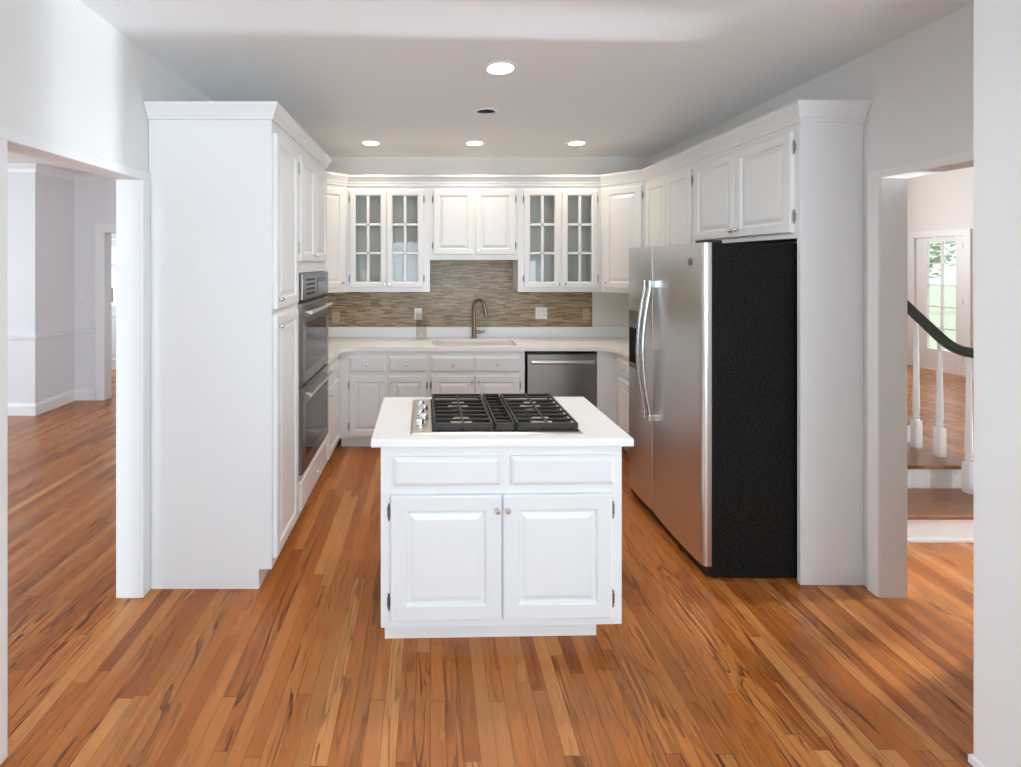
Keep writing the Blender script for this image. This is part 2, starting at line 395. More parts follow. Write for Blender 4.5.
# dining room on the left
bm = boxes([(-7.0, -4.335, 5.27, 5.97, 0, CEIL), (-4.335, -3.96, 5.85, 5.97, 0, CEIL),
            (-3.96, -3.05, 5.85, 5.97, 2.04, CEIL), (-3.05, XLo, 5.85, 5.97, 0, CEIL)])
struct('wall_dining', bm, 'wall_gray')
struct('wall_west', boxes([(-7.1, -7.0, -3.0, 2.5, 0, CEIL), (-7.1, -7.0, 3.7, 5.97, 0, CEIL), (-7.1, -7.0, 2.5, 3.7, 0, 0.4), (-7.1, -7.0, 2.5, 3.7, 2.3, CEIL)]), 'wall_gray')
struct('wall_vestibule', boxes([(-6.2, -5.62, 7.5, 7.6, 0, CEIL), (-4.70, -2.8, 7.5, 7.6, 0, CEIL), (-5.62, -4.70, 7.5, 7.6, 2.05, CEIL), (-6.3, -6.2, 5.97, 6.3, 0, CEIL), (-6.3, -6.2, 7.2, 7.6, 0, CEIL), (-6.3, -6.2, 6.3, 7.2, 0, 0.75), (-6.3, -6.2, 6.3, 7.2, 2.05, CEIL), (-2.8, -2.7, 5.97, 7.6, 0, CEIL)]), 'wall')  # west opening added for the vestibule fill light
# hall on the right
bm = boxes([(7.86, 7.98, 1.0, 2.6, 0, 3.7), (7.86, 7.98, 2.6, 4.9, 0, 1.6), (7.86, 7.98, 2.6, 4.9, 3.3, 3.7), (7.86, 7.98, 4.9, 7.06, 0, 3.7), (7.86, 7.98, 7.06, 7.77, 2.075, 3.7), (7.86, 7.98, 7.77, 8.3, 0, 3.7)])
struct('wall_hall', bm, 'wall_hall')
struct('wall_added_light_mask', boxes([(4.68, 4.98, 1.05, 2.46, 0, 3.7), (4.68, 4.98, 2.46, 2.55, 0, 0.05), (4.68, 4.98, 2.46, 2.55, 1.52, 3.7), (4.68, 4.98, 2.55, 2.60, 0, 3.7), (4.68, 4.98, 2.60, 3.02, 0, 0.93), (4.68, 4.98, 2.60, 3.02, 1.50, 3.7), (4.68, 4.98, 3.02, 3.85, 0, 3.7), (3.38, 3.46, 1.05, 2.34, 0, 3.7)]), 'wall_hall')  # unseen slit wall and stub, added to shape the light band and sun patch
struct('wall_hall_south', boxes([(XRo, 8.0, 0.95, 1.05, 0, 3.7)]), 'wall_hall')
struct('wall_hall_north', boxes([(XRo, 4.4, 8.2, 8.3, 0, 3.7), (6.8, 8.0, 8.2, 8.3, 0, 3.7), (4.4, 6.8, 8.2, 8.3, 0, 1.4), (4.4, 6.8, 8.2, 8.3, 3.0, 3.7)]), 'wall_hall')

# opening linings and casings
def casing(name, x0, x1, y_in, y_out, z_in, z_out, yn_in, yn_out):
    struct(name, boxes([(x0, x1, y_in, y_out, 0, z_in), (x0, x1, yn_out, yn_in, 0, z_in), (x0, x1, yn_out, y_out, z_in, z_out)], bev=0.003), 'trim')
casing('trim_1', XL, XL+0.016, YJ, 2.455, HL, 2.127, 1.625, 1.57)
casing('trim_2', XR-0.016, XR, YJ, 2.455, HR, 2.135, 1.64, 1.603)
struct('trim_3', boxes([(1.802, 1.812, 1.0, 1.608, 0, 0.024), (1.812, 2.0, 1.6, 1.61, 0, 0.024)]), 'trim')
# dining room trim: baseboard, chair rail, crown, doorway casing
BASEP = [(0, 0), (0.018, 0), (0.018, 0.10), (0.010, 0.128), (0, 0.132)]
RAILP = [(0, 0.82), (0.012, 0.825), (0.022, 0.855), (0.026, 0.872), (0, 0.878)]
CROWNP = [(0, 2.66), (0.012, 2.665), (0.03, 2.70), (0.07, 2.735), (0.08, 2.748), (0, 2.748)]
dpath = [(-6.99, 5.269), (-4.334, 5.269), (-4.334, 5.849), (-4.07, 5.849)]
for nm, pr in (('baseboard_dining', BASEP), ('trim_4', RAILP), ('trim_5', CROWNP)):
    bm = bmesh.new(); sweep(bm, dpath, pr); struct(nm, bm, 'trim')
struct('trim_6', boxes([(-4.065, -3.955, 5.828, 5.85, 0, 2.04), (-4.065, -2.94, 5.828, 5.85, 2.04, 2.15), (-3.055, -2.945, 5.828, 5.85, 0, 2.04)], bev=0.004), 'trim')
bm = bmesh.new(); sweep(bm, [(-6.19, 7.499), (-5.73, 7.499)], BASEP); struct('baseboard_vestibule', bm, 'trim')
# hall baseboard and door casing
bm = bmesh.new(); sweep(bm, [(7.859, 8.19), (7.859, 7.86)], BASEP); sweep(bm, [(7.859, 6.96), (7.859, 4.8)], BASEP)
struct('baseboard_hall', bm, 'trim')
struct('trim_7', boxes([(7.835, 7.86, 6.965, 7.055, 0, 2.075), (7.835, 7.86, 7.775, 7.865, 0, 2.075), (7.835, 7.86, 6.965, 7.865, 2.075, 2.17)], bev=0.004), 'trim')

# rear windows (behind the camera; seen only as reflections)
def window(name, x0, x1, z0, z1, y, blinds=False):
    f = struct(name, boxes([(x0-0.06, x0, y-0.02, y+0.02, z0-0.06, z1+0.06), (x1, x1+0.06, y-0.02, y+0.02, z0-0.06, z1+0.06),
               (x0, x1, y-0.02, y+0.02, z1, z1+0.06), (x0, x1, y-0.02, y+0.02, z0-0.06, z0), ((x0+x1)/2-0.02, (x0+x1)/2+0.02, y-0.02, y, z0, z1)]), 'trim')
    if blinds:
        bm = bmesh.new(); n = int((z1-z0)/0.05)
        for i in range(n):
            T = Matrix.Translation((0, y+0.0, z0+0.025+i*(z1-z0)/n)) @ Matrix.Rotation(0.45, 4, 'X')
            box(bm, x0+0.005, x1-0.005, -0.022, 0.022, -0.0015, 0.0015, T=T)
        obj('window_blinds', bm, 'blind', f)
    return f
window('window_1', -1.05, -0.25, 0.9, 2.2, -3.0, True)
window('window_2', 0.03, 1.47, 0.06, 2.04, -3.0)
window('window_4', -2.65, -1.75, 0.55, 2.15, -3.0)
window('window_3', 2.2, 3.3, 0.65, 2.05, -3.0)

# ------------------------------------------------------------------ cabinet building blocks (front faces local -Y, x = width)
def raised_door(w, h, t=0.02, fr=0.055):
    bm = bmesh.new()
    f = min(fr, w*0.24, h*0.3)
    rings_panel(bm, w, h, [(0, 0), (0, t-0.005), (0.003, t-0.001), (0.008, t), (f-0.004, t), (f, t-0.003), (f+0.004, t-0.010), (f+0.012, t-0.011),
                           (f+0.034, t-0.003), (f+0.038, t-0.0025)])
    return bm
def drawer_front(w, h, t=0.02):
    bm = bmesh.new()
    rings_panel(bm, w, h, [(0, 0), (0, t-0.010), (0.004, t-0.007), (0.013, t-0.001), (0.018, t)])
    return bm
def knob_bm(r=0.012):
    bm = bmesh.new()
    lathe(bm, [(0, 0), (0.009, 0), (0.009, 0.002), (0.0045, 0.004), (0.0045, 0.012), (r, 0.015), (r, 0.021), (r*0.75, 0.025), (0, 0.0265)], 16, Matrix.Rotation(PI/2, 4, 'X'))
    return bm
def hinge_bm(h=0.062):
    bm = bmesh.new()
    box(bm, -0.008, 0.008, -0.0035, 0, -h*0.33, h*0.33, bev=0.001)
    tube(bm, [(0, -0.005, -h/2), (0, -0.005, h/2)], 0.0045, 8)
    lathe(bm, [(0, h/2), (0.0035, h/2+0.002), (0.003, h/2+0.006), (0, h/2+0.008)], 8, Matrix.Translation((0, -0.005, 0)))
    lathe(bm, [(0, -h/2-0.008), (0.003, -h/2-0.006), (0.0035, -h/2-0.002), (0, -h/2)], 8, Matrix.Translation((0, -0.005, 0)))
    return bm
def put_knob(door, x, z, y=-0.02, mat_='chrome'):
    return obj('knob', knob_bm(), mat_, door, True, (x, y, z))
def put_hinge(door, x, z, y=-0.012):
    return obj('hinge', hinge_bm(), 'pewter', door, True, (x, y, z))
def add_door(root, x, z, w, h, yf, hinge='l', knob='top', hinges=True):
    """raised panel door at local x..x+w, z..z+h, its back on the plane y = yf"""
    d = obj('door', raised_door(w, h), 'cab', root, False, (x, yf, z))
    kx = w-0.028 if hinge == 'l' else 0.028
    if knob: put_knob(d, kx, h-0.045 if knob == 'top' else 0.045)
    hx = -0.006 if hinge == 'l' else w+0.006
    if hinges:
        for zz in (0.085, h-0.085): put_hinge(d, hx, zz, 0.0)
    return d
def add_drawer(root, x, z, w, h, yf, knob=True):
    d = obj('drawer', drawer_front(w, h), 'cab', root, False, (x, yf, z))
    if knob: put_knob(d, w/2, h/2)
    return d
def glass_door(root, x, z, w, h, yf, hinge):
    t, f = 0.02, 0.055
    bm = bmesh.new()
    rings_panel(bm, w, h, [(0, 0), (0, t-0.005), (0.003, t-0.001), (0.008, t), (f-0.012, t), (f-0.006, t-0.004), (f, t-0.012), (f, 0)], hole=True)
    iw, ih = w-2*f, h-2*f
    box(bm, w/2-0.013, w/2+0.013, -0.016, -0.004, f-0.002, h-f+0.002, bev=0.003)
    for k in (1, 2): box(bm, f-0.002, w-f+0.002, -0.016, -0.004, f+ih*k/3-0.012, f+ih*k/3+0.012, bev=0.003)
    d = obj('door', bm, 'cab', root, False, (x, yf, z))
    obj('glass_pane', B(f-0.004, w-f+0.004, -0.0075, -0.0045, f-0.004, h-f+0.004), 'pane', d, label='clear glass pane behind six-light muntins')
    put_knob(d, w-0.02 if hinge == 'l' else 0.02, 0.035)
    for zz in (0.085, h-0.085): put_hinge(d, -0.006 if hinge == 'l' else w+0.006, zz, 0.0)
    return d
def base_carcass(root, w, d, zt=0.884, toe=0.10, inset=0.07):
    """solid body with a toe-kick notch, side profile in YZ; front plane at y=0, going back to y=d"""
    bm = bmesh.new()
    pr = [(0, toe), (0, zt), (d, zt), (d, 0), (inset, 0), (inset, toe)]
    a = [bm.verts.new((0, y, z)) for y, z in pr]; b = [bm.verts.new((w, y, z)) for y, z in pr]
    for i in range(6):
        j = (i+1) % 6; bm.faces.new((a[i], a[j], b[j], b[i]))
    bm.faces.new(a[::-1]); bm.faces.new(b)
    return obj('carcass', bm, 'cab', root)

# ------------------------------------------------------------------ left tall run (faces +X: rot +90, local x = +Y, local -y = +X)
XF = -0.812                       # face-frame plane of the left run
TALL = 2.42
D_L = XF-XL-0.004
pantry = thing('pantry_cabinet', 'tall white pantry cabinet with plain end panel left of the wall ovens', 'cabinet', (XF, 2.46, 0), PI/2)
bm = bmesh.new()
pr = [(0, 0.10), (0, TALL), (D_L, TALL), (D_L, 0), (0.065, 0), (0.065, 0.10)]
a = [bm.verts.new((0, y, z)) for y, z in pr]; b = [bm.verts.new((0.468, y, z)) for y, z in pr]
for i in range(6): bm.faces.new((a[i], a[(i+1) % 6], b[(i+1) % 6], b[i]))
bm.faces.new(a[::-1]); bm.faces.new(b)
obj('carcass', bm, 'cab', pantry)
d = obj('door', raised_door(0.41, 0.915), 'cab', pantry, False, (0.03, 0, 1.43))
put_knob(d, 0.03, 0.05)
for zz in (0.10, 0.815): put_hinge(d, 0.416, zz, 0.0)
d = obj('door', raised_door(0.41, 1.255), 'cab', pantry, False, (0.03, 0, 0.14))
put_knob(d, 0.03, 1.20)

ovc = thing('oven_cabinet', 'tall white oven cabinet holding the double oven beside the pantry', 'cabinet', (XF, 2.931, 0), PI/2)
WO = 0.789
bm = boxes([(0, 0.018, 0, D_L, 0.10, TALL), (WO-0.018, WO, 0, D_L, 0.10, TALL), (0.018, WO-0.018, D_L-0.018, D_L, 0.10, TALL),
            (0.018, WO-0.018, 0, D_L-0.02, 1.609, TALL), (0.018, WO-0.018, 0, D_L-0.02, 0.10, 0.345), (0, WO, 0.065, D_L, 0, 0.10)])
obj('carcass', bm, 'cab', ovc)
add_door(ovc, 0.03, 1.68, 0.362, 0.66, 0, 'l', 'bot')
add_door(ovc, 0.397, 1.68, 0.362, 0.66, 0, 'r', 'bot')
add_drawer(ovc, 0.03, 0.135, WO-0.06, 0.19, 0)

# double wall oven
ov = thing('double_oven', 'stainless double wall oven built into the tall white cabinet', 'oven', (XF, 2.951, 0.35), PI/2)
OW = 0.748
obj('body', B(0.008, OW-0.008, 0.004, 0.52, 0.0, 1.256), 'black', ov)
cp = obj('control_panel', B(0, OW, -0.028, 0.002, 1.09, 1.255, bev=0.004), 'steel_dark', ov)
obj('display', B(OW*0.52, OW*0.84, -0.031, -0.028, 1.115, 1.225, bev=0.001), 'black_glass', cp, label='black glass display')
bm = bmesh.new()
for i in range(4):
    for j in range(5): box(bm, 0.10+j*0.045, 0.13+j*0.045, -0.030, -0.028, 1.115+i*0.03, 1.13+i*0.03)
obj('buttons', bm, 'black', cp)
obj('vent_gap', B(0, OW, -0.008, 0.002, 1.066, 1.09), 'black', ov)
for z0, z1 in ((0.56, 1.064), (0.012, 0.548)):
    h = z1-z0; bm = bmesh.new()
    rings_panel(bm, OW, h, [(0, 0), (0, 0.026), (0.006, 0.032), (0.075, 0.032), (0.082, 0.028)], hole=False)
    dr = obj('door', bm, 'steel_dark', ov, False, (0, 0.002, z0))
    obj('oven_window', B(0.085, OW-0.085, -0.031, -0.0275, 0.07, h-0.125, bev=0.001), 'black_glass', dr, label='black glass oven window')
    bm = bmesh.new(); zz = h-0.055
    tube(bm, [(0.06, -0.066, zz), (OW/2, -0.071, zz), (OW-0.06, -0.066, zz)], 0.012, 12)
    for x in (0.09, OW-0.09): tube(bm, [(x, -0.03, zz), (x, -0.066, zz)], 0.010, 10)
    obj('handle', bm, 'steel', dr, True)

# crown of the left run: travels +X along the camera side, then +Y along the front, then -X
CR = [(0, 2.405), (0.010, 2.405), (0.013, 2.418), (0.018, 2.424), (0.020, 2.434), (0.034, 2.458), (0.042, 2.470), (0.042, 2.484), (0, 2.484)]
bm = bmesh.new(); sweep(bm, [(XL+0.004, 2.459), (XF+0.001, 2.459), (XF+0.001, 3.722), (XL+0.004, 3.722)], CR)
struct('trim_8', bm, 'cab')

# ------------------------------------------------------------------ base cabinets around the sink
lb = thing('base_cabinet', 'white base cabinet on the left run between the ovens and the corner', 'cabinet', (XF, 3.725, 0), PI/2, 'perimeter base cabinets')
base_carcass(lb, 1.155, D_L)
add_drawer(lb, 0.04, 0.70, 0.46, 0.14, 0); add_door(lb, 0.04, 0.125, 0.46, 0.54, 0, 'r', 'top')
YF = 4.30
def back_base(name, label, x0, x1, xs, group='perimeter base cabinets', well=False):
    c = thing(name, label, 'cabinet', (x0, YF, 0), 0, group); W_, D_ = x1-x0, YB-YF-0.003
    if not well: base_carcass(c, W_, D_)
    else: obj('carcass', boxes([(0, W_, 0, 0.02, 0.10, 0.884), (0, 0.004, 0.02, D_, 0.10, 0.884), (W_-0.018, W_, 0.02, D_, 0.10, 0.884),
                                (0.004, W_-0.018, D_-0.018, D_, 0.10, 0.884), (0.004, W_-0.018, 0.02, D_-0.018, 0.10, 0.118), (0, W_, 0.07, 0.088, 0, 0.10)]), 'cab', c)
    for i, (a, b) in enumerate(xs):
        add_drawer(c, a-x0, 0.695, b-a, 0.138, 0)
        add_door(c, a-x0, 0.122, b-a, 0.538, 0, 'l' if i == 0 else 'r', 'top')
    return c
back_base('base_cabinet', 'white base cabinet with two drawers and doors left of the sink base', XF+0.004, -0.0045, [(-0.72, -0.395), (-0.367, -0.034)])
back_base('sink_base_cabinet', 'white two-door sink base cabinet between corner cabinet and dishwasher', -0.003, 0.848, [(0.014, 0.398), (0.404, 0.800)], well=True)
# dishwasher
dw = thing('dishwasher', 'stainless dishwasher under the back counter', 'dishwasher', (0.868, YF, 0), 0)
DW = 0.624
obj('body', B(0.004, DW-0.004, 0.012, 0.56, 0.10, 0.872), 'black', dw)
obj('kick_plate', B(0.0, DW, 0.06, 0.075, 0.0, 0.098), 'black', dw)
bm = bmesh.new(); rings_panel(bm, DW, 0.755, [(0, 0), (0, 0.022), (0.006, 0.028)])
dd = obj('door', bm, 'steel_dark', dw, False, (0, 0.01, 0.103))
obj('control_strip', B(0.0, DW, -0.012, 0.012, 0.859, 0.877, bev=0.002), 'black_glass', dw)
bm = bmesh.new(); tube(bm, [(0.035, -0.058, 0.685), (DW-0.035, -0.058, 0.685)], 0.012, 12, flat=(0.010, 0.017))
for x in (0.06, DW-0.06): tube(bm, [(x, -0.025, 0.685), (x, -0.055, 0.685)], 0.009, 10)
obj('handle', bm, 'steel', dd, True)
# right base run, faces -X (rot -90: local x = -Y)
rb = thing('base_cabinet', 'white base cabinet in the right corner between dishwasher and refrigerator', 'cabinet', (1.668, 4.878, 0), -PI/2, 'perimeter base cabinets')
base_carcass(rb, 4.878-3.52, XR-1.668-0.004)
for x in (0.64, 1.01):
    add_drawer(rb, x, 0.695, 0.345, 0.138, 0); add_door(rb, x, 0.122, 0.345, 0.538, 0, 'l' if x < 0.9 else 'r', 'top')
obj('filler_panel', B(4.878-YF-0.018, 4.878-YF, -0.17, -0.001, 0.10, 0.884), 'cab', rb)

# countertop: U with rounded inside corners and a sink cut-out
def arc(cx, cy, r, a0, a1, n=10): return [(cx+r*math.cos(math.radians(a0+(a1-a0)*i/n)), cy+r*math.sin(math.radians(a0+(a1-a0)*i/n))) for i in range(n+1)]
xa, xb, yf, rr = XF+0.03, 1.64, 4.272, 0.15
out = [(XL+0.003, 3.727), (xa, 3.727)] + arc(xa+rr, yf-rr, rr, 180, 90) + arc(xb-rr, yf-rr, rr, 90, 0) + [(xb, 3.520), (XR-0.003, 3.520), (XR-0.003, YB-0.003), (XL+0.003, YB-0.003)]
sk = (0.02, 0.80, 4.365, 4.74)
def rrect(x0, x1, y0, y1, r): return arc(x1-r, y1-r, r, 0, 90, 5)+arc(x0+r, y1-r, r, 90, 180, 5)+arc(x0+r, y0+r, r, 180, 270, 5)+arc(x1-r, y0+r, r, 270, 360, 5)
bm = bmesh.new(); poly_prism(bm, out, 0.886, 0.920, [rrect(*sk, 0.05)])
ct = tag(obj('countertop', bm, 'quartz'), 'white quartz counter running round the back wall on base cabinets', 'countertop')
bm = bmesh.new()
LIP = [(0, 0.921), (0.018, 0.921), (0.018, 1.019), (0.015, 1.022), (0, 1.022)]
sweep(bm, [(XL+0.004, 3.73), (XL+0.004, YB-0.004), (XR-0.004, YB-0.004), (XR-0.004, 3.525)], LIP)
obj('upstand', bm, 'quartz', ct)
# sink basin
sinkt = thing('sink', 'white undermount sink set in the back counter below the faucet', 'sink', (0.41, 4.55, 0.90))
bm = bmesh.new()
lps = []
for ins, z in ((-0.012, -0.016), (0.0, -0.016), (0.004, -0.10), (0.03, -0.19), (0.12, -0.20)):
    lps.append([bm.verts.new((x-0.41, y-4.55, z)) for x, y in rrect(sk[0]+ins, sk[1]-ins, sk[2]+ins, sk[3]-ins, 0.05)])
for p, q in zip(lps, lps[1:]):
    for i in range(len(p)): bm.faces.new((p[i], p[(i+1) % len(p)], q[(i+1) % len(p)], q[i]))
bm.faces.new(lps[-1])
obj('basin', bm, 'sink', sinkt, True)
bm = bmesh.new(); lathe(bm, [(0, -0.1985), (0.03, -0.1985), (0.042, -0.1975), (0.042, -0.1995)], 24); obj('drain', bm, 'chrome', sinkt, True)

# faucet
fa = thing('faucet', 'bronze gooseneck faucet behind the sink', 'faucet', (0.44, 4.79, 0.921))
bm = bmesh.new(); lathe(bm, [(0, 0), (0.027, 0), (0.027, 0.006), (0.024, 0.010), (0.023, 0.10), (0.019, 0.105), (0, 0.105)], 20); obj('base', bm, 'bronze', fa, True)
dirx = Vector((0.75, -0.66, 0)).normalized()
pts = [Vector((0, 0, 0.10)), Vector((0, 0, 0.27))]
R = 0.065
for i in range(1, 13):
    an = PI*i/13*1.06; pts.append(Vector((0, 0, 0.30)) + dirx*(R-R*math.cos(an)) + Vector((0, 0, R*math.sin(an)+0.012)))
bm = bmesh.new(); tube(bm, pts, 0.0165, 14); obj('neck', bm, 'bronze', fa, True)
e0 = pts[-1]; dv = (pts[-1]-pts[-2]).normalized()
bm = bmesh.new(); tube(bm, [e0-dv*0.01, e0+dv*0.01, e0+dv*0.05, e0+dv*0.095], [0.0175, 0.020, 0.021, 0.0195], 14); obj('spray_head', bm, 'bronze', fa, True)
bm = bmesh.new(); tube(bm, [(0.015, -0.005, 0.062), (0.06, -0.012, 0.062)], 0.016, 12); tube(bm, [(0.06, -0.012, 0.062), (0.075, -0.014, 0.063), (0.105, -0.016, 0.07)], [0.013, 0.012, 0.010], 10); obj('handle', bm, 'bronze', fa, True)
# glass vase
va = thing('glass_vase', 'clear glass cylinder vase on the counter left of the faucet', 'vase', (-0.085, 4.72, 0.921))
bm = bmesh.new(); lathe(bm, [(0, 0), (0.048, 0), (0.052, 0.004), (0.052, 0.255), (0.050, 0.257), (0.048, 0.255), (0.048, 0.03), (0, 0.026)], 28)
obj('cylinder', bm, 'vase', va, True)
bm = bmesh.new(); lathe(bm, [(0, 0.0265), (0.02, 0.0265), (0.02, 0.05), (0.017, 0.053), (0, 0.051)], 16); obj('candle', bm, 'white_plastic', va, True, label='small white candle stub')

# tile backsplash
YT = YB-0.001
bm = bmesh.new()
poly = [(-1.43, 1.024), (1.647, 1.024), (1.647, 1.393), (0.838, 1.393), (0.838, 1.70), (-0.002, 1.70), (-0.002, 1.393), (-1.43, 1.393)]
va_ = [bm.verts.new((x, YT-0.010, z)) for x, z in poly]; vb_ = [bm.verts.new((x, YT, z)) for x, z in poly]
bm.faces.new(va_); bm.faces.new(vb_[::-1])
for i in range(len(poly)): bm.faces.new((va_[i], va_[(i+1) % 8], vb_[(i+1) % 8], vb_[i]))
tag(obj('tile_backsplash', bm, 'mosaic'), 'tan and brown mosaic strip tile backsplash above the sink counter', 'backsplash')
# outlets
def outlet(x, z, gang, m_, label, slot='dark_slot', y=None):
    t = thing('outlet', label, 'outlet', (x, YT-0.0105 if y is None else y, z), 0, 'wall outlets')
    w_ = 0.075 if gang == 1 else 0.118
    bm = bmesh.new(); rings_panel(bm, w_, 0.118, [(0, 0), (0, 0.003), (0.004, 0.0055)], -w_/2, -0.059); obj('plate', bm, m_, t)
    for i in range(gang):
        cx = 0 if gang == 1 else (-0.024 if i == 0 else 0.024)
        s = obj('socket', B(cx-0.016, cx+0.016, -0.0075, -0.0056, -0.034, 0.034, bev=0.001), m_, t)
        obj('slots', boxes([(cx-0.007, cx-0.0045, -0.0082, -0.0075, 0.010, 0.020), (cx+0.0045, cx+0.007, -0.0082, -0.0075, 0.010, 0.020),
                            (cx-0.007, cx-0.0045, -0.0082, -0.0075, -0.02, -0.010), (cx+0.0045, cx+0.007, -0.0082, -0.0075, -0.02, -0.010)]), slot, s)
    return t
outlet(-0.12, 1.155, 1, 'white_plastic', 'white outlet in the tile behind the glass vase')
outlet(1.13, 1.16, 2, 'white_plastic', 'white double outlet in the tile right of the faucet')
outlet(-0.955, 1.12, 1, 'tan_plastic', 'tan outlet in the tile at the left end by the ovens')
outlet(1.585, 1.15, 1, 'tan_plastic', 'tan outlet at the right end of the tile')

# ------------------------------------------------------------------ upper cabinets
YU = 4.56; UT = 2.42; DU = YB-YU-0.012
def upper(name, label, x0, x1, z0, doors, dz0, glassy=False, loc=None, rotz=0, w=None, depth=DU):
    w = (x1-x0-0.002) if w is None else w
    c = thing(name, label, 'cabinet', loc or (x0+0.001, YU, 0), rotz, 'upper cabinets')
    bm = bmesh.new(); t = 0.018
    if glassy:
        box(bm, 0, t, 0, depth, z0, UT); box(bm, w-t, w, 0, depth, z0, UT)
        box(bm, t, w-t, 0.02, depth, z0, z0+t); box(bm, t, w-t, 0.02, depth, UT-t, UT)
        box(bm, t, w-t, 0, 0.02, z0, doors[0][2]+0.03); box(bm, t, w-t, 0, 0.02, doors[0][2]+doors[0][3]-0.03, UT)
        zz0, zz1 = doors[0][2]+0.03, doors[0][2]+doors[0][3]-0.03
        a0 = doors[0][0]+0.03; a1 = doors[0][0]+doors[0][1]-0.03; b0 = doors[1][0]+0.03; b1 = doors[1][0]+doors[1][1]-0.03
        box(bm, t, a0, 0, 0.02, zz0, zz1); box(bm, a1, b0, 0, 0.02, zz0, zz1); box(bm, b1, w-t, 0, 0.02, zz0, zz1)
        obj('carcass', bm, 'cab', c)
        obj('back_panel', B(t, w-t, depth-0.012, depth-0.001, z0+t, UT-t), 'cab_in', c)
        for q in (1, 2):
            zs = zz0-0.03+0.055+(zz1-zz0+0.06-0.11)*q/3
            obj('shelf', B(t+0.001, w-t-0.001, 0.03, depth-0.014, zs-0.009, zs+0.009), 'cab_in', c)
    else:
        box(bm, 0, w, 0, depth, z0, UT); obj('carcass', bm, 'cab', c)
    for i, (x, dw_, dz, dh, hg) in enumerate(doors):
        if glassy: glass_door(c, x, dz, dw_, dh, 0, hg)
        else: add_door(c, x, dz, dw_, dh, 0, hg, 'bot')
    return c
X0, X1, X2, X3 = -0.79, 0.0, 0.836, 1.624
upper('glass_door_cabinet', 'white glass-door wall cabinet left of the faucet', X0, X1, 1.395, [(0.030, 0.344, 1.438, 0.922, 'l'), (0.381, 0.344, 1.438, 0.922, 'r')], 0, True)
upper('wall_cabinet', 'short white two-door wall cabinet centred above the faucet', X1, X2, 1.70, [(0.032, 0.376, 1.75, 0.61, 'l'), (0.430, 0.376, 1.75, 0.61, 'r')], 0)
upper('glass_door_cabinet', 'white glass-door wall cabinet right of the faucet', X2, X3, 1.395, [(0.058, 0.338, 1.438, 0.922, 'l'), (0.416, 0.332, 1.438, 0.922, 'r')], 0, True)
# diagonal corner cabinets
def corner(side, label):
    c = thing('corner_cabinet', label, 'cabinet', (0, 0, 0), 0, 'upper cabinets')
    s = 1 if side == 'r' else -1
    xin = X3+0.002 if side == 'r' else X0-0.002
    xw = XR-0.003 if side == 'r' else XL+0.003
    xo = 1.920 if side == 'r' else -1.10
    yo = YU-abs(xo-xin)
    bm = bmesh.new()
    poly_prism(bm, [(xin, YU), (xo, yo), (xw, yo), (xw, YB-0.003), (xin, YB-0.003)], 1.395, UT)
    obj('carcass', bm, 'cab', c)
    L = abs(xo-xin)*math.sqrt(2)
    bmd = raised_door(L-0.07, 0.922)
    if side == 'r': loc, rz = (xin, YU), -PI/4
    else: loc, rz = (xo, yo), PI/4
    ux, uy = math.cos(rz), math.sin(rz)
    d = obj('door', bmd, 'cab', c, False, (loc[0]+ux*0.035, loc[1]+uy*0.035, 1.438), rz)
    put_knob(d, 0.028 if side == 'r' else L-0.1, 0.045)
    for zz in (0.085, 0.837): put_hinge(d, L-0.064 if side == 'r' else -0.006, zz, 0.0)
    return xo, yo
xr_o, yr_o = corner('r', 'white diagonal corner wall cabinet at the right end of the back wall')
xl_o, yl_o = corner('l', 'white diagonal corner wall cabinet beside the tall oven cabinet')
# right wall uppers, faces -X (rot -90, local x = -Y)
XU = 1.920
DR = XR-XU-0.004
upper('wall_cabinet', 'white two-door wall cabinet between corner and refrigerator cabinet', 0, 0, 1.395, [(0.03, 0.355, 1.438, 0.922, 'l'), (0.392, 0.355, 1.438, 0.922, 'r')], 0, False, (XU, yr_o-0.002, 0), -PI/2, yr_o-0.002-3.475, DR)
upper('wall_cabinet', 'white two-door wall cabinet directly above the refrigerator', 0, 0, 1.80, [(0.012, 0.462, 1.83, 0.535, 'l'), (0.478, 0.462, 1.83, 0.535, 'r')], 0, False, (XU, 3.472, 0), -PI/2, 3.472-2.513, DR)
pn = tag(obj('end_panel', B(XU, XR-0.003, 2.488, 2.511, 0, UT, bev=0.002), 'cab'), 'tall white end panel beside the black refrigerator side', 'panel')
# crown along the uppers: outward is to the right of travel
bm = bmesh.new()
CR2 = [(0, 2.40), (0.010, 2.40), (0.013, 2.418), (0.018, 2.424), (0.020, 2.436), (0.036, 2.466), (0.046, 2.482), (0.046, 2.50), (0, 2.50)]
sweep(bm, [(XL+0.004, yl_o-0.001), (xl_o, yl_o-0.001), (X0, YU-0.001), (X3, YU-0.001), (xr_o-0.001, yr_o-0.001), (xr_o-0.001, 2.487), (XR-0.004, 2.487)], CR2)
struct('trim_9', bm, 'cab')
struct('trim_10', boxes([(X0+0.01, X3-0.01, YU+0.02, YB-0.002, UT, UT+0.006)]), 'cab')

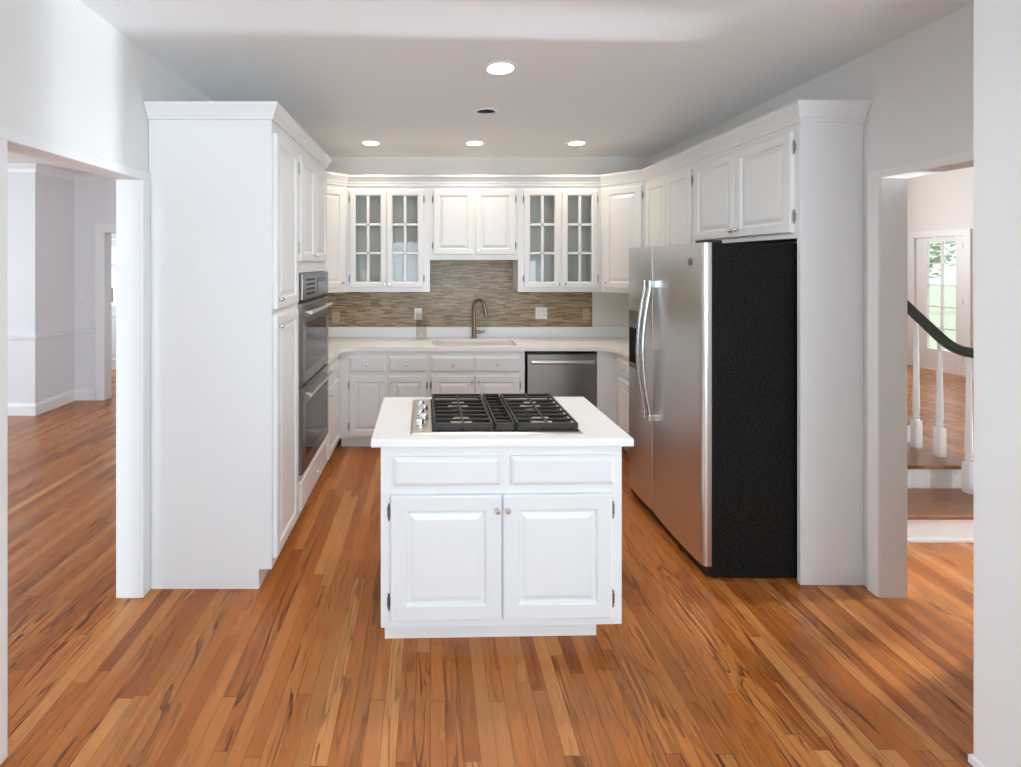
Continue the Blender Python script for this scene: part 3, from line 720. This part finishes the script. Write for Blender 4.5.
# ------------------------------------------------------------------ refrigerator (faces -X: rot -90, local x = -Y, local -y = -X)
FX, FY0, FY1 = 1.49, 2.535, 3.492
fr = thing('refrigerator', 'stainless side-by-side refrigerator with black side under white cabinet', 'refrigerator', (FX, FY1, 0), -PI/2)
FW = FY1-FY0
obj('body', B(0.002, FW-0.002, 0.0, 0.70, 0.004, 1.772, bev=0.006), 'fridge_side', fr, label='black textured side and body')
obj('base_grille', B(0.004, FW-0.006, -0.028, 0.02, 0.012, 0.062), 'black', fr)
for hx in (FW-0.09,): obj('hinge_cover', B(hx, hx+0.08, -0.04, 0.06, 1.773, 1.792, bev=0.004), 'black', fr)
def fridge_door(x0, x1, ra, rb_):
    """gently bowed front with rolled vertical edges"""
    bm = bmesh.new(); w_ = x1-x0
    def edge_pts(r_, flip):
        q = []
        for k in range(6):
            an = PI/2*k/6; xx = r_*(1-math.cos(an)); yy = -0.050+r_*(1-math.sin(an))
            q.append((xx if not flip else w_-xx, yy))
        return q
    body_ = [(ra+(w_-ra-rb_)*k/14, -0.050-0.008*math.sin(PI*k/14)) for k in range(15)]
    pr = [(0, -0.002)] + edge_pts(ra, False) + body_ + edge_pts(rb_, True)[::-1] + [(w_, -0.002)]
    a_ = [bm.verts.new((x, y, 0.066)) for x, y in pr]; b_ = [bm.verts.new((x, y, 1.778)) for x, y in pr]
    for i in range(len(pr)):
        j = (i+1) % len(pr); bm.faces.new((a_[i], a_[j], b_[j], b_[i]))
    bm.faces.new(a_[::-1]); bm.faces.new(b_)
    return obj('door', bm, 'steel', fr, True, (x0, 0, 0))
SEAM = FY1-3.112
fz = fridge_door(0.0, SEAM-0.0025, 0.02, 0.008); fd = fridge_door(SEAM+0.0025, FW, 0.008, 0.028)
for par, x in ((fz, SEAM-0.003-0.032), (fd, 0.034)):
    bm = bmesh.new()
    pts = [(x, -0.078-0.050*math.sin(PI*i/16), 0.68+0.85*i/16) for i in range(17)]
    tube(bm, pts, 0.014, 12, flat=(0.012, 0.013))
    h_ = obj('handle', bm, 'steel_bright', par, True)
    for za, zb in ((0.655, 0.70), (1.51, 1.56)): obj('bracket', B(x-0.013, x+0.013, -0.092, -0.045, za, zb, bev=0.005), 'steel_bright', h_)
# dispenser on the freezer door
dp = obj('dispenser', B(0.04, 0.22, -0.0615, -0.045, 0.93, 1.337, bev=0.003), 'steel_dark', fz)
obj('recess', B(0.055, 0.205, -0.0625, -0.0605, 0.97, 1.215), 'recess', dp)
# round emblem near the top of the wide door: ring, disc and curled script strokes
EX, EZ = FW-SEAM-0.003-0.115, 1.675
em = bmesh.new(); lathe(em, [(0, 0), (0.021, 0), (0.021, 0.002), (0.019, 0.003), (0, 0.003)], 28, Matrix.Translation((EX, -0.0545, EZ)) @ Matrix.Rotation(PI/2, 4, 'X'))
eo = obj('emblem', em, 'emblem', fd, True, label='round grey monogram emblem')
em = bmesh.new()
tube(em, [(EX+0.0175*math.cos(2*PI*i/24), -0.0578, EZ+0.0175*math.sin(2*PI*i/24)) for i in range(25)], 0.0008, 6)
tube(em, [(EX-0.004+0.006*math.cos(math.radians(a_)), -0.0578, EZ+0.002+0.007*math.sin(math.radians(a_))) for a_ in range(50, 331, 20)]+[(EX-0.001, -0.0578, EZ), (EX-0.001, -0.0578, EZ-0.009), (EX-0.006, -0.0578, EZ-0.011)], 0.0008, 6)
tube(em, [(EX+0.006+0.004*math.cos(math.radians(a_)), -0.0578, EZ+0.0045+0.0035*math.sin(math.radians(a_))) for a_ in range(40, 271, 20)], 0.0008, 6)
tube(em, [(EX+0.006+0.005*math.cos(math.radians(a_)), -0.0578, EZ-0.004+0.0045*math.sin(math.radians(a_))) for a_ in range(90, 321, 20)], 0.0008, 6)
obj('script', em, 'steel_bright', eo, True)

# ------------------------------------------------------------------ island
IR = math.radians(1.2)
isl = thing('kitchen_island', 'white kitchen island cabinet with two doors standing mid floor', 'island', (-0.212, 2.062, 0), IR)
IW, ID = 1.045, 0.585
bm = bmesh.new()
box(bm, 0, IW, 0, ID, 0.102, 0.884, bev=0.002)
obj('carcass', bm, 'cab', isl)
obj('toe_kick', B(0.012, IW-0.085, 0.072, ID-0.07, 0, 0.102), 'cab', isl)
obj('apron', B(0.012, IW-0.012, -0.004, 0.0, 0.86, 0.8835, bev=0.001), 'cab', isl)
for x0, x1 in ((0.055, 0.512), (0.560, 1.008)):
    add_drawer(isl, x0, 0.716, x1-x0, 0.124, -0.0005, knob=False)
for x0, x1, hg in ((0.043, 0.517, 'l'), (0.525, 0.997, 'r')):
    d = obj('door', raised_door(x1-x0, 0.535, 0.021, 0.068), 'cab', isl, False, (x0, -0.0005, 0.142))
    put_knob(d, (x1-x0)-0.018 if hg == 'l' else 0.018, 0.475, -0.021)
    for zz in (0.075, 0.46): put_hinge(d, -0.007 if hg == 'l' else (x1-x0)+0.007, zz, 0.0)
ict = tag(obj('island_countertop', B(-0.578, 0.545, -0.325, 0.325, 0.886, 0.920, bev=0.006, seg=3), 'quartz', None, False, (-0.212+0.535, 2.062+0.305, 0), IR*0.5), 'white quartz slab on top of the kitchen island', 'countertop')

# ------------------------------------------------------------------ cooktop on the island
ck = thing('gas_cooktop', 'stainless gas cooktop with black grates on the island counter', 'cooktop', (0.289, 2.352, 0.921), IR*0.5)
CW, CD = 0.755, 0.53
x0, x1, y0, y1 = -CW/2, CW/2, -CD/2, CD/2
bm = bmesh.new()
lo = [(0, 0), (0.0, 0.004), (0.010, 0.009), (0.014, 0.009)]
lps = [[bm.verts.new(v) for v in ((x0+i, y0+i, z), (x1-i, y0+i, z), (x1-i, y1-i, z), (x0+i, y1-i, z))] for i, z in lo]
for p, q in zip(lps, lps[1:]):
    for i in range(4): bm.faces.new((p[i], p[(i+1) % 4], q[(i+1) % 4], q[i]))
bm.faces.new(lps[-1]); bm.faces.new(lps[0][::-1])
obj('steel_top', bm, 'knobsteel', ck)
xs0 = x0+0.094
obj('burner_pan', B(xs0, x1-0.012, y0+0.022, y1-0.012, 0.0091, 0.0115), 'enamel', ck, label='black enamel pan under the grates')
for k in range(5):
    yk = y0+0.11+k*0.072
    bm = bmesh.new(); lathe(bm, [(0, 0.009), (0.023, 0.009), (0.023, 0.013), (0.018, 0.015), (0.0175, 0.036), (0.015, 0.040), (0, 0.040)], 20, Matrix.Translation((x0+0.048+(0.012 if k % 2 else -0.006), yk, 0)))
    kn = obj('knob', bm, 'chrome', ck, True)
cxs = [(xs0+0.006, xs0+0.272), (xs0+0.280, xs0+0.368), (xs0+0.376, x1-0.014)]
gz0, gz1 = 0.033, 0.042
gy0, gy1 = y0+0.030, y1-0.018
for gi, (a, b) in enumerate(cxs):
    bm = bmesh.new(); t_ = 0.011
    if gi != 1:
        box(bm, a, b, gy0, gy0+t_, 0.020, gz1, bev=0.002); box(bm, a, b, gy1-t_, gy1, 0.020, gz1, bev=0.002)
        box(bm, a, a+t_, gy0, gy1, gz0, gz1, bev=0.002); box(bm, b-t_, b, gy0, gy1, gz0, gz1, bev=0.002)
        mid = (a+b)/2
        box(bm, mid-0.005, mid+0.005, gy0, gy1, gz0+0.002, gz1+0.002, bev=0.002)
        for k in range(1, 8):
            yy = gy0+(gy1-gy0)*k/8
            box(bm, a+0.004, b-0.004, yy-0.0045, yy+0.0045, gz0, gz1+0.001, bev=0.002)
        for fx in (a+0.004, b-0.016):
            for fy in (gy0, gy1-0.012): box(bm, fx, fx+0.012, fy, fy+0.012, 0.0116, gz0+0.005)
        obj('grate', bm, 'iron', ck)
    else:
        box(bm, a, a+0.009, gy0, gy1, 0.0116, gz1, bev=0.002); box(bm, b-0.009, b, gy0, gy1, 0.0116, gz1, bev=0.002)
        box(bm, a, b, gy0, gy0+t_, 0.0116, gz1, bev=0.002); box(bm, a, b, gy1-t_, gy1, 0.0116, gz1, bev=0.002)
        for k in range(1, 9):
            yy = gy0+(gy1-gy0)*k/9
            box(bm, a+0.004, b-0.004, yy-0.004, yy+0.004, gz0-0.006, gz1-0.006, bev=0.001)
        obj('vent_grille', bm, 'iron', ck)
for a, b in (cxs[0], cxs[2]):
    for fy in (0.26, 0.74):
        yy = gy0+(gy1-gy0)*fy; cx_ = (a+b)/2
        bm = bmesh.new(); lathe(bm, [(0, 0.0116), (0.052, 0.0116), (0.048, 0.016), (0.036, 0.018), (0.036, 0.025), (0, 0.025)], 24, Matrix.Translation((cx_, yy, 0)))
        bo = obj('burner', bm, 'burner', ck, True)
        bm = bmesh.new(); lathe(bm, [(0, 0.0251), (0.032, 0.0251), (0.033, 0.028), (0.030, 0.0315), (0, 0.032)], 24, Matrix.Translation((cx_, yy, 0)))
        obj('burner_cap', bm, 'burner', bo, True)

# ------------------------------------------------------------------ recessed ceiling lights
names = ['large round recessed light glowing near the middle of the ceiling', 'dark unlit recessed ceiling light between the glowing ones',
         'glowing recessed light in the middle of the row by the back wall', 'glowing recessed light at the left of the row by the back wall',
         'glowing recessed light at the right of the row by the back wall']
for (x, y, r, lit, near), lab in zip(CANS, names):
    lz = 0.02 if near else 0.042
    t = thing('recessed_light', lab, 'ceiling light', (x, y, CEIL), 0, 'recessed ceiling lights')
    bm = bmesh.new(); lathe(bm, [(r-0.002, 0.012), (r-0.006, -0.004), (r+0.004, -0.007), (r+0.018, -0.004), (r+0.019, -0.0005), (r+0.001, -0.0005)], 40); obj('trim_ring', bm, 'trim', t, True)
    bm = bmesh.new()
    lathe(bm, [(r-0.003, 0.010), (r-0.014, 0.10), (0, 0.10)] if not lit else [(r-0.003, 0.010), (r-0.006, lz+0.045), (0, lz+0.045)], 32); obj('can', bm, 'can_dark' if not lit else 'trim', t, True)
    bm = bmesh.new()
    if lit: lathe(bm, [(0, lz-0.003), (r*0.6, lz-0.0025), (r-0.005, lz)], 32); obj('lens', bm, 'lens_near' if near else 'lens', t, True, label='glowing white lens')
    else: lathe(bm, [(0, 0.052), (0.03, 0.056), (0.045, 0.075), (0.03, 0.099)], 24); obj('bulb', bm, 'can_dark', t, True, label='dark unlit bulb')

# ------------------------------------------------------------------ left room details
sw = thing('light_switch', 'small white light switch plate on the dining room wall', 'switch', (-4.235, 5.8485, 1.29))
bm = bmesh.new(); rings_panel(bm, 0.075, 0.118, [(0, 0), (0, 0.003), (0.004, 0.0055)], -0.0375, -0.059); obj('plate', bm, 'white_plastic', sw)
obj('toggle', B(-0.006, 0.006, -0.014, -0.0055, -0.012, 0.012, bev=0.002), 'white_plastic', sw)
# far door with a glazed top light
dr = struct('door_1', (lambda bm: bm)(B(-5.61, -4.71, 7.515, 7.555, 0.01, 1.0)), 'trim')
bm = boxes([(-5.61, -5.50, 7.515, 7.555, 1.0, 2.04), (-4.82, -4.71, 7.515, 7.555, 1.0, 2.04), (-5.50, -4.82, 7.515, 7.555, 1.93, 2.04), (-5.50, -4.82, 7.515, 7.555, 1.60, 1.66)], bev=0.004)
obj('sash', bm, 'trim', dr)
obj('glass_pane', B(-5.50, -4.82, 7.532, 7.538, 1.0, 1.93), 'pane', dr)
bm = bmesh.new(); rings_panel(bm, 0.68, 0.72, [(0, 0), (0, 0.010), (0.02, 0.012), (0.04, 0.004), (0.10, 0.012)], -5.5, 0.14, 7.515); obj('panel', bm, 'trim', dr)
bm = bmesh.new(); box(bm, -4.99, -4.955, 7.49, 7.5145, 1.06, 1.28, bev=0.003); tube(bm, [(-4.97, 7.49, 1.12), (-4.97, 7.45, 1.12), (-5.08, 7.445, 1.12)], 0.009, 8); obj('door_handle', bm, 'pewter', dr, True)
struct('trim_11', boxes([(-5.72, -5.62, 7.478, 7.5, 0, 2.05), (-4.70, -4.60, 7.478, 7.5, 0, 2.05), (-5.72, -4.60, 7.478, 7.5, 2.05, 2.15)], bev=0.004), 'trim')

# ------------------------------------------------------------------ staircase in the hall
st = thing('staircase', 'oak and white staircase with dark handrail seen through the right opening', 'staircase', (3.0, 2.883, 0))
SX0, SX1 = XRo+0.003-3.0, 3.66-3.0
RIS = [0.0, 0.317, 0.697, 0.99, 1.28]; TZ = [0.168, 0.333, 0.498, 0.663, 0.828]
for i, (y, z) in enumerate(zip(RIS, TZ)):
    ye = RIS[i+1] if i+1 < len(RIS) else y+0.3
    zb = TZ[i-1] if i else 0.0
    obj('riser', B(SX0, SX1-0.02, y, y+0.018, zb, z-0.028), 'trim', st)
    obj('tread', B(SX0, SX1, y-0.03, ye+0.004, z-0.027, z, bev=0.008, seg=3), 'tread', st)
bm = bmesh.new()
for i, (y, z) in enumerate(zip(RIS, TZ)):
    ye = RIS[i+1] if i+1 < len(RIS) else y+0.3
    box(bm, SX1-0.045, SX1-0.022, y+0.019, ye+0.018, 0, z-0.028)
obj('stringer', bm, 'trim', st)
obj('shoe_moulding', B(SX0, SX1-0.02, -0.014, -0.001, 0, 0.016), 'trim', st)
RX = 3.525-3.0
def rail_z(y):    # y in the staircase frame
    yy = y+2.883
    if yy < 3.15: return 1.085
    if yy < 3.32: return 1.085+0.85*(yy-3.15)**2/(2*0.17)
    return 1.085+0.85*0.085+0.85*(yy-3.32)
pts = [(RX, 0.02+k*0.035, rail_z(0.02+k*0.035)) for k in range(46)]
bm = bmesh.new(); tube(bm, pts, 0.03, 14, flat=(0.030, 0.034)); obj('handrail', bm, 'rail', st, True, label='dark green-black handrail')
def baluster(y, zt):
    top = rail_z(y)-0.03; bm = bmesh.new(); h = top-zt; w_ = 0.0235
    box(bm, RX-w_, RX+w_, y-w_, y+w_, zt, zt+0.20, bev=0.003)
    T = Matrix.Translation((RX, y, 0))
    lathe(bm, [(0, zt+0.199), (0.020, zt+0.20), (0.016, zt+0.212), (0.021, zt+0.222), (0.016, zt+0.235), (0.0205, zt+0.27), (0.017, zt+0.45*h+0.1), (0.0125, top-0.02), (0.0125, top+0.012), (0, top+0.012)], 14, T)
    obj('baluster', bm, 'trim', st, True)
for y, i in ((0.257, 0), (0.437, 1), (0.597, 1), (0.76, 2), (0.90, 2), (1.06, 3), (1.20, 3)): baluster(y, TZ[i])
bm = bmesh.new(); box(bm, RX-0.045, RX+0.045, 0.05, 0.14, TZ[0], 1.14, bev=0.006); box(bm, RX-0.055, RX+0.055, 0.04, 0.15, 1.14, 1.165, bev=0.006); obj('newel_post', bm, 'trim', st)

# front door on the hall's far wall, local frame: faces -X, so rot -90 (local x = -Y)
fdr = bpy.data.objects.new('door_2', None); COL.objects.link(fdr); fdr.location = (7.865, 7.765, 0); fdr.rotation_euler = (0, 0, -PI/2); fdr['kind'] = 'structure'
DWW, DH = 0.70, 2.065
gx0, gx1, gz0_, gz1_ = 0.17, 0.585, 0.33, 1.995
obj('door_leaf', boxes([(0, gx0, 0.0, 0.045, 0.012, DH), (gx1, DWW, 0.0, 0.045, 0.012, DH), (gx0, gx1, 0.0, 0.045, 0.012, gz0_), (gx0, gx1, 0.0, 0.045, gz1_, DH)], bev=0.003), 'trim', fdr)
obj('glass_pane', B(gx0, gx1, 0.020, 0.026, gz0_, gz1_), 'pane', fdr)
bm = bmesh.new()
box(bm, (gx0+gx1)/2-0.012, (gx0+gx1)/2+0.012, 0.005, 0.04, gz0_, gz1_)
for k in range(1, 5): box(bm, gx0, gx1, 0.006, 0.039, gz0_+(gz1_-gz0_)*k/5-0.011, gz0_+(gz1_-gz0_)*k/5+0.011)
obj('muntins', bm, 'trim', fdr)
for z in (0.25, 1.1, 1.93): obj('hinge', B(DWW-0.012, DWW+0.004, -0.012, 0.0, z-0.05, z+0.05, bev=0.002), 'pewter', fdr)

# ------------------------------------------------------------------ outdoors behind the front door
struct('ground_outside', boxes([(8.1, 40, -12, 40, -0.3, -0.1)]), 'lawn')
def shrub(x, y, h, r, label, trunk):
    rnd = random.Random(int(x*10+y))
    t = thing('garden_tree', label, 'tree', (x, y, -0.1))
    bm = bmesh.new(); tube(bm, [(0, 0, 0), (0.03, 0.02, h*0.4), (0, 0.05, h*0.8)], [trunk, trunk*0.8, trunk*0.4], 10); obj('trunk', bm, 'bark', t, True)
    bm = bmesh.new()
    for k in range(900):
        a, b_ = rnd.uniform(0, 2*PI), rnd.uniform(-1, 1); rr_ = r*rnd.uniform(0.5, 1)
        c = Vector((rr_*math.cos(a)*math.sqrt(1-b_*b_), rr_*math.sin(a)*math.sqrt(1-b_*b_), h*0.72+rr_*b_*1.15))
        u = Vector((rnd.gauss(0, 1), rnd.gauss(0, 1), rnd.gauss(0, 1))).normalized(); v = u.orthogonal().normalized(); s = rnd.uniform(0.06, 0.13)
        bm.faces.new([bm.verts.new(c+u*s), bm.verts.new(c+v*s*0.45), bm.verts.new(c-u*s), bm.verts.new(c-v*s*0.45)])
    obj('foliage', bm, 'leaf', t)
shrub(12.9, 12.9, 3.0, 0.9, 'green leafy tree outside behind the front door glass', 0.09)
shrub(19.5, 17.3, 4.2, 1.3, 'taller green tree further off outside the front door', 0.12)
